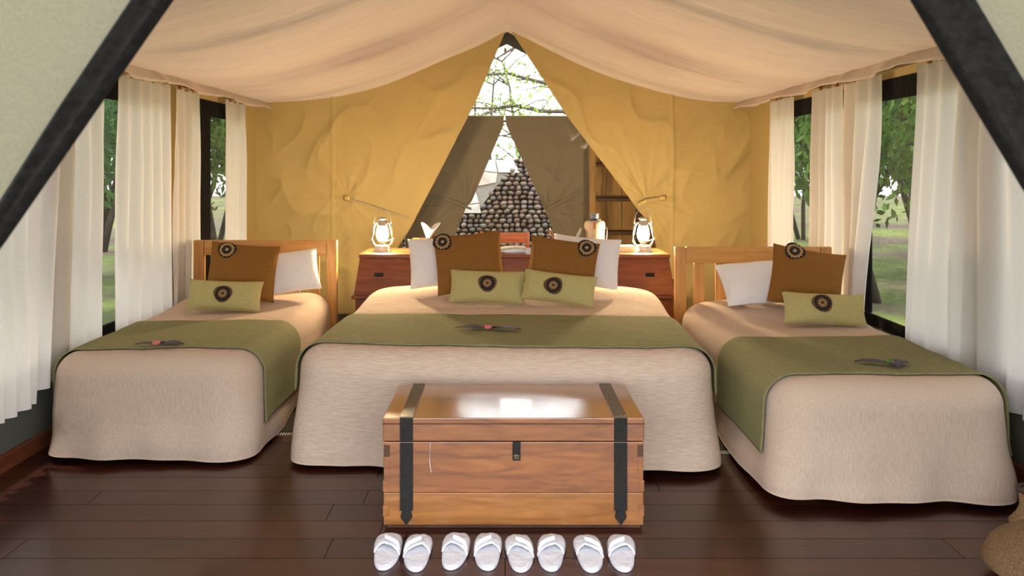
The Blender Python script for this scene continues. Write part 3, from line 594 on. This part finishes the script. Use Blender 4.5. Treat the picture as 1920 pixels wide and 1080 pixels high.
MB().lathe([(.030, .25), (.031, .288), (.029, .29)], 18).build('clear_cup', M['glass'], t, smooth=True)
MB().tube([(.075, -.02, .20), (.092, -.03, .17), (.085, -.05, .10), (.055, -.075, .05), (.04, -.08, .0+.02)], .006, 6).build('carry_strap', M['strap'], t, smooth=True); MB().box((-.01, -.082, .20), (.02, .006, .05)).build('leather_tab', M['leather'], t)
t = thing('canvas_basket', dsk(1060, 6.22), 'cream canvas sling basket with leather handle beside glasses', 'basket')
def sl(u, v): x = -.12+.24*u; return (x, -.06+.12*v, .03+1.5*(u-.5)**2*.36+.012*math.sin(v*PI))
MB().grid(sl, 16, 6).build('sling', M['white'], t, smooth=True, solid=.006); MB().tube([(-.125, -.06, .155), (-.10, -.065, .11), (-.05, -.065, .02)], .011, 8).build('leather_handle', M['leather'], t, smooth=True)
MB().box((0, 0, .012), (.14, .10, .024)).build('base', M['leather'], t, bevel=.004)
for px, lab in ((1086, 'drinking glass with teal band beside canvas basket'), (1110, 'drinking glass with teal band in front of the flask')):
    t = thing('drinking_glass', dsk(px, 6.06), lab, 'glass', 'drinking glasses on the desk'); MB().lathe([(0, .004), (.032, .004), (.034, .0), (.040, .10), (.0385, .10), (.033, .01), (0, .01)], 22).build('tumbler', M['glass'], t, smooth=True)
    MB().lathe([(.0375, .02), (.0395, .055)], 22).build('teal_band', M['teal'], t, smooth=True)
t = thing('card_box', dsk(1163, 6.12), 'flat cream card box beside the lantern and flask', 'box'); MB().box((0, 0, .018), (.20, .11, .036)).build('tray', M['cream'], t, bevel=.003); MB().box((0, 0, .04), (.206, .116, .014)).build('lid', M['cream'], t, bevel=.003)

# ------------------------------------------------------------------ chest
cx0, cy0, CW, CD, CHH = .045, 3.20, 1.055, .49, .452
ch = thing('wooden_chest', (cx0, cy0, 0), 'honey brown wooden chest with black iron straps at bed foot', 'chest')
lidh = .098; bz = .018; bh = CHH-lidh-bz
MB().box((0, CD/2, .012), (CW-.03, CD-.03, .020)).build('plinth', M['dark_wood'], ch)
MB().box((0, CD/2, bz+.065), (CW-.005, CD-.005, .13)).build('lower_plank', M['chest_lt'], ch, bevel=.003)
MB().box((0, CD/2, bz+.1305+(bh-.1305)/2), (CW-.005, CD-.005, bh-.132)).build('upper_plank', M['chest'], ch, bevel=.003)
lid = MB().box((0, CD/2, CHH-lidh/2+.001), (CW, CD, lidh-.004)).build('lid', M['chest'], ch, bevel=.004)
MB().box((0, -.002, CHH-.024), (CW+.002, .006, .003)).build('lid_joint', M['dark_wood'], lid)
for sx in (-1, 1):
    x = sx*.432-.0
    MB().box((x, CD/2, CHH+.002), (.052, CD+.006, .006)).build('lid_strap', M['lid_iron'], ch)
    MB().box((x, -.003, CHH-lidh/2), (.052, .006, lidh-.004)).build('strap', M['iron'], ch)
    mb = MB().box((x, -.002, bz+.06+(bh-.062)/2), (.052, .007, bh-.064)); mb.prism([(x-.018, -.0055, bz+.06), (x+.018, -.0055, bz+.06), (x+.024, -.0055, bz+.035), (x, -.0055, bz+.002), (x-.024, -.0055, bz+.035)], (0, .006, 0)); mb.build('strap', M['iron'], ch)
    for z_ in (.06, .16, .235, .30): MB().box((sx*(CW/2-.012-.004*(z_ > .2)), -.0005, bz+z_), (.022, .003, .045)).build('dovetail', M['chest'] if z_ < .1 else M['dark_wood'] if z_ > .28 else M['chest'], ch)
    for z_ in (.12, .22, .30, .40): MB().lathe([(0, -.004), (.006, -.002), (.008, 0)], 10, (0, 0, 0)).build('nail', M['iron'], ch).matrix_local = Matrix.Translation((x+.008*sx, -.007, z_)) @ Matrix.Rotation(PI/2, 4, 'X')
hp = MB().box((.012, -.005, CHH-lidh-.035), (.032, .008, .075)).build('hasp', M['iron'], ch, bevel=.003); MB().box((.012, -.012, CHH-lidh-.055), (.026, .012, .022)).build('staple', M['lid_iron'], hp, bevel=.004)
t = tag(MB().tube([(-.335+cx0, cy0-.006, CHH-lidh), (-.338+cx0, cy0-.007, .28), (-.332+cx0, cy0-.007, .235)], .0012, 5).build('thread', M['thread'], loc=(cx0-.335, cy0-.006, .235)), 'white thread hanging from the chest lid', 'thread')

# ------------------------------------------------------------------ slippers
def slipper(toe, heel, mir, group_label):
    a = floor_at(*toe); b = floor_at(*heel); d = (a-b); L_ = .272; ang = math.atan2(d.x, d.y)
    mid = (a+b)/2; t = thing('slipper', (mid.x-mir*.006, mid.y-.0, 0), group_label, 'slipper', 'white slippers in front of the chest', (0, 0, -ang))
    def outline(k, off=0):
        y = -L_/2+L_*k; e = 2*k-1; wd = .0435+.008*math.sin(PI*(k-.25)*1.1); wd *= max(0, 1-abs(e)**4.5)**.5
        return y, wd-off
    N_ = 26; ks = [.5-.5*math.cos(PI*i/N_) for i in range(N_+1)]
    def pt(k, side): y, wd = outline(k); return (side*wd+mir*.008*math.sin(PI*k), y)
    poly = [pt(k, 1) for k in ks]+[pt(k, -1) for k in ks[::-1]][1:-1]
    MB().prism([(x, y, .001) for x, y in poly], (0, 0, .013)).build('sole', M['slip_edge'], t, bevel=.003)
    MB().prism([(x*.90, y*.955, .0145) for x, y in poly], (0, 0, .003)).build('insole', M['slipper'], t, bevel=.002)
    cm = mir*.008
    def dome(x, k):
        y, wd = outline(k); e = min(1, abs((x-cm)/max(.012, wd*1.02))); return .011+.025*(1-.45*sstep(.6, .95, k))*max(0, 1-e**2.6)**.5
    def upper(u, v):
        q = 2*u-1; kh = .40+.15*(1-abs(q+.35*mir))-.02*abs(q); k = kh+(.90-kh)*v; y, wd = outline(k); x = q*wd*1.02+cm
        return (x, y, dome(x, k)+.003*nz(x*60, y*60, toe[0]))
    MB().grid(upper, 18, 12).build('upper', M['slipper'], t, smooth=True, solid=.005)
    def fold(u, v):
        k = .46+.20*u+.12*(v-.5)*(1-.3*u); q = (.98-1.25*u)*mir; y, wd = outline(k); x = q*wd+cm
        return (x, y, dome(x, k)+.005+.010*math.sin(PI*v)*sstep(0, .2, u))
    MB().grid(fold, 12, 8).build('crossing_band', M['slipper'], t, smooth=True, solid=.005)
SL = [((731, 999), (720, 1080)), ((791, 1001), (774, 1083)), ((859, 1000), (846, 1077)), ((919, 998), (910, 1082)), ((968, 1006), (981, 1079)), ((1038, 1002), (1029, 1081)), ((1094, 1005), (1115, 1081)), ((1164, 1004), (1168, 1081))]
PR = ['pair below the strap nearest the thread', 'second pair from the thread', 'third pair from the thread', 'pair below the strap far from the thread']
SN = ['white slipper %s the thread, of the %s' % ('nearer' if k % 2 == 0 else 'farther from', PR[k//2]) for k in range(8)]
for k, (a, b) in enumerate(SL): slipper(a, b, 1 if k % 2 == 0 else -1, SN[k])

# ------------------------------------------------------------------ burlap bag and basket at the right edge
t = thing('burlap_bag', (2.03, 2.76, 0), 'brown burlap bag with open folded mouth on the floor', 'bag')
def bagf(u, v):
    a = 2*PI*u; rr = interp([(0, .25), (.25, .32), (.6, .31), (.85, .25), (1, .20)], v)*(1+.06*math.sin(3*a+1)); return (rr*math.cos(a), .8*rr*math.sin(a)-.10*v*v, .004+.235*v+.05*math.cos(a)*v)
MB().grid(bagf, 40, 16, True).build('body', M['burlap'], t, smooth=True, solid=.012)
def lip(u, v): a = 2*PI*u; c = bagf(u, 1); q = 2*PI*v; return (c[0]*(1+.12*math.cos(q)), c[1]+.018*math.cos(q)*math.sin(a), c[2]+.02*math.sin(q))
MB().grid(lip, 40, 8, True).build('rolled_lip', M['burlap'], t, smooth=True)
t = thing('straw_basket', (2.155, 3.215, 0), 'small woven straw basket with dark braided rim beside bedspread', 'basket')
MB().lathe([(0, .002), (.085, .002), (.088, .02), (.06, .06), (.05, .09), (.055, .15), (.048, .15), (.043, .09), (0, .03)], 26).build('body', M['wicker'], t, smooth=True)
MB().tube([(.056*math.cos(2*PI*k/24), .056*math.sin(2*PI*k/24), .153) for k in range(25)], .010, 8).build('braided_rim', M['wicker_dk'], t, smooth=True)

# ------------------------------------------------------------------ trees and plants outside
def tree(x, y, h, cr, nl, label, group, mat, stems=3, ls=.075, cz=.62, spread=1.0):
    t = thing('tree', (x, y, -.30), label, 'tree', group); rg = random.Random(int(x*131+y*977)); mb = MB(); tips = []
    for s_ in range(stems):
        a = rg.uniform(0, 2*PI); p = Vector((.12*math.cos(a), .12*math.sin(a), 0)); pts = [p.copy()]; d = Vector((.25*math.cos(a), .25*math.sin(a), 1)).normalized()
        for k in range(7): p = p+d*h/8; d = (d+Vector((rg.uniform(-.25, .25), rg.uniform(-.25, .25), .05))).normalized(); pts.append(p.copy())
        r0 = rg.uniform(.05, .09); mb.tube(pts, [r0*(1-.11*k) for k in range(8)], 7)
        for k in range(3, 8):
            for q in range(3):
                b = rg.uniform(0, 2*PI); e = pts[k]+Vector((math.cos(b), math.sin(b), rg.uniform(-.1, .5)))*rg.uniform(.4, 1)*cr*.75; m_ = (pts[k]+e)/2+Vector((0, 0, .12)); mb.tube([pts[k], m_, e], [.025, .016, .006], 5, False); tips += [e, m_]
    mb.build('trunk', M['bark'], t, smooth=True); lf = MB()
    for k in range(nl):
        if k % 3 and tips: c = rg.choice(tips)+Vector((rg.gauss(0, .25), rg.gauss(0, .25), rg.gauss(0, .22)))*cr*.5
        else:
            u = Vector((rg.gauss(0, 1), rg.gauss(0, 1), rg.gauss(0, 1))).normalized()*rg.random()**.4; c = Vector((u.x*cr, u.y*cr, h*cz+u.z*h*.42))
        if c.z < .25: c.z = .25+rg.random()
        q = Euler((rg.uniform(0, 6), rg.uniform(0, 6), rg.uniform(0, 6))).to_matrix(); s_ = ls*rg.uniform(.6, 1.3)
        lf.add([c+q @ Vector(v) for v in ((-s_, 0, 0), (0, -s_*.4, 0), (s_, 0, .1*s_), (0, s_*.4, 0))], [(0, 1, 2, 3)])
    tag(lf.build('foliage', mat, t), kind='stuff'); return t
G = {'R': ('trees seen through the clear window', 'leafy woodland tree outside the window by the basket side'), 'L': ('trees outside the skirting side', 'leafy woodland tree outside the skirting side windows'), 'B': ('trees behind the pebble wall', 'sunlit tree growing behind the pebble wall')}
TR = [('R', x, y, h) for x, y, h in ((5.0, 10.3, 4.5), (6.3, 11.0, 5), (5.6, 13.2, 5), (6.9, 12.8, 5.5), (6.2, 15.0, 6), (8.2, 15.5, 6), (9.5, 18.5, 7), (7.4, 19.5, 7), (11.5, 22.0, 8), (10.0, 25.0, 8), (6.2, 8.0, 5))]
TR += [('L', -x, y, h) for x, y, h in ((5.2, 8.9, 4.5), (5.2, 11.2, 5), (4.6, 13.0, 5), (6.6, 12.6, 5.5), (6.4, 16.0, 6), (8.4, 16.5, 6.5), (9.5, 20.0, 7.5), (7.0, 21.0, 7), (5.7, 6.4, 4.5))]
TR += [('B', -2.8, 15.5, 5), ('B', 3.2, 16.5, 5)] if False else []
for k, (g_, x, y, h) in enumerate(TR):
    tree(x, y, h, 1.0+.10*h, 4600, ('deep green', 'yellow green', 'bluish green')[k % 3]+' '+('two', 'three', 'four')[k % 3]+' stemmed '+G[g_][1].replace('leafy woodland ', ''), G[g_][0], M[('leaf', 'leaf2', 'leaf3')[k % 3]], 2+k % 3)
tree(-2.6, 16.5, 4.6, 2.0, 900, 'small sunlit three stemmed tree behind the flagstone end of the garden wall', G['B'][0], M['leaf2'], 3, .08, .75)
tree(2.4, 17.5, 5.0, 2.3, 1200, 'taller sunlit yellow green tree behind the pebble end of the garden wall', G['B'][0], M['leaf2'], 4, .08, .7)
tree(.2, 20.0, 5.2, 2.4, 500, 'sparse deep green tree farthest behind the garden wall', G['B'][0], M['leaf'], 4, .08, .75)
# arching boughs seen in the gable
t = thing('acacia_tree', (1.6, 14.2, -.30), 'thorn tree with level boughs arching over the pebble wall', 'tree'); mb = MB(); lf = MB(); rg = random.Random(5)
mb.tube([(0, 0, 0), (-.1, 0, 1), (.05, 0, 2.1), (-.1, .1, 3.2)], [.11, .10, .09, .07], 8)
for z_, ln, up in ((2.3, -3.2, .35), (2.75, -3.6, .1), (3.1, -3.0, .4), (2.5, 1.6, .5), (3.2, 1.8, .3), (3.2, -2.2, .9)):
    pts = [Vector((0, 0, z_))]
    for k in range(1, 9): pts.append(Vector((ln*k/8, rg.uniform(-.15, .15), z_+up*math.sin(k/8*2)+rg.uniform(-.06, .06))))
    mb.tube(pts, [.05*(1-.1*k) for k in range(9)], 6)
    for k in range(2, 9):
        for q in range(4):
            e = pts[k]+Vector((rg.uniform(-.5, .5), rg.uniform(-.3, .3), rg.uniform(-.35, .45))); mb.tube([pts[k], (pts[k]+e)/2+Vector((0, 0, .03)), e], [.012, .008, .003], 4, False)
            for j in range(16):
                c = pts[k].lerp(e, rg.random())+Vector((rg.gauss(0, .07), rg.gauss(0, .07), rg.gauss(0, .05))); q_ = Euler((rg.uniform(0, 6), rg.uniform(0, 6), rg.uniform(0, 6))).to_matrix(); s_ = rg.uniform(.025, .05)
                lf.add([c+q_ @ Vector(v) for v in ((-s_, 0, 0), (0, -s_*.45, 0), (s_, 0, 0), (0, s_*.45, 0))], [(0, 1, 2, 3)])
mb.build('trunk', M['bark'], t, smooth=True); tag(lf.build('foliage', M['leaf2'], t), kind='stuff')
for k, x in enumerate((-.75, -.2, .35, .9)):
    t = thing('creeper_plant', (x, YW+.16, 1.57), 'low green creeper on the garden wall top, '+('above the flagstones', 'where flagstones meet pebbles', 'above the pebbles', 'behind the shelf side partition curtain')[k], 'plant', 'creepers on the garden wall top'); rg = random.Random(k+40)
    MB().tube([(-.2, 0, .01), (0, .01, .04), (.22, -.01, .02)], .006, 5).build('stem', M['bark'], t)
    for j in range(12):
        q_ = Euler((rg.uniform(-.8, .8), rg.uniform(-.8, .8), rg.uniform(0, 6))).to_matrix(); c = Vector((rg.uniform(-.25, .25), rg.uniform(-.08, .05), rg.uniform(.02, .10)))
        MB().add([c+q_ @ Vector(v) for v in ((-.045, 0, 0), (0, -.025, .008), (.045, 0, 0), (0, .025, .008))], [(0, 1, 2, 3)]).build('leaf', M['leaf'], t)
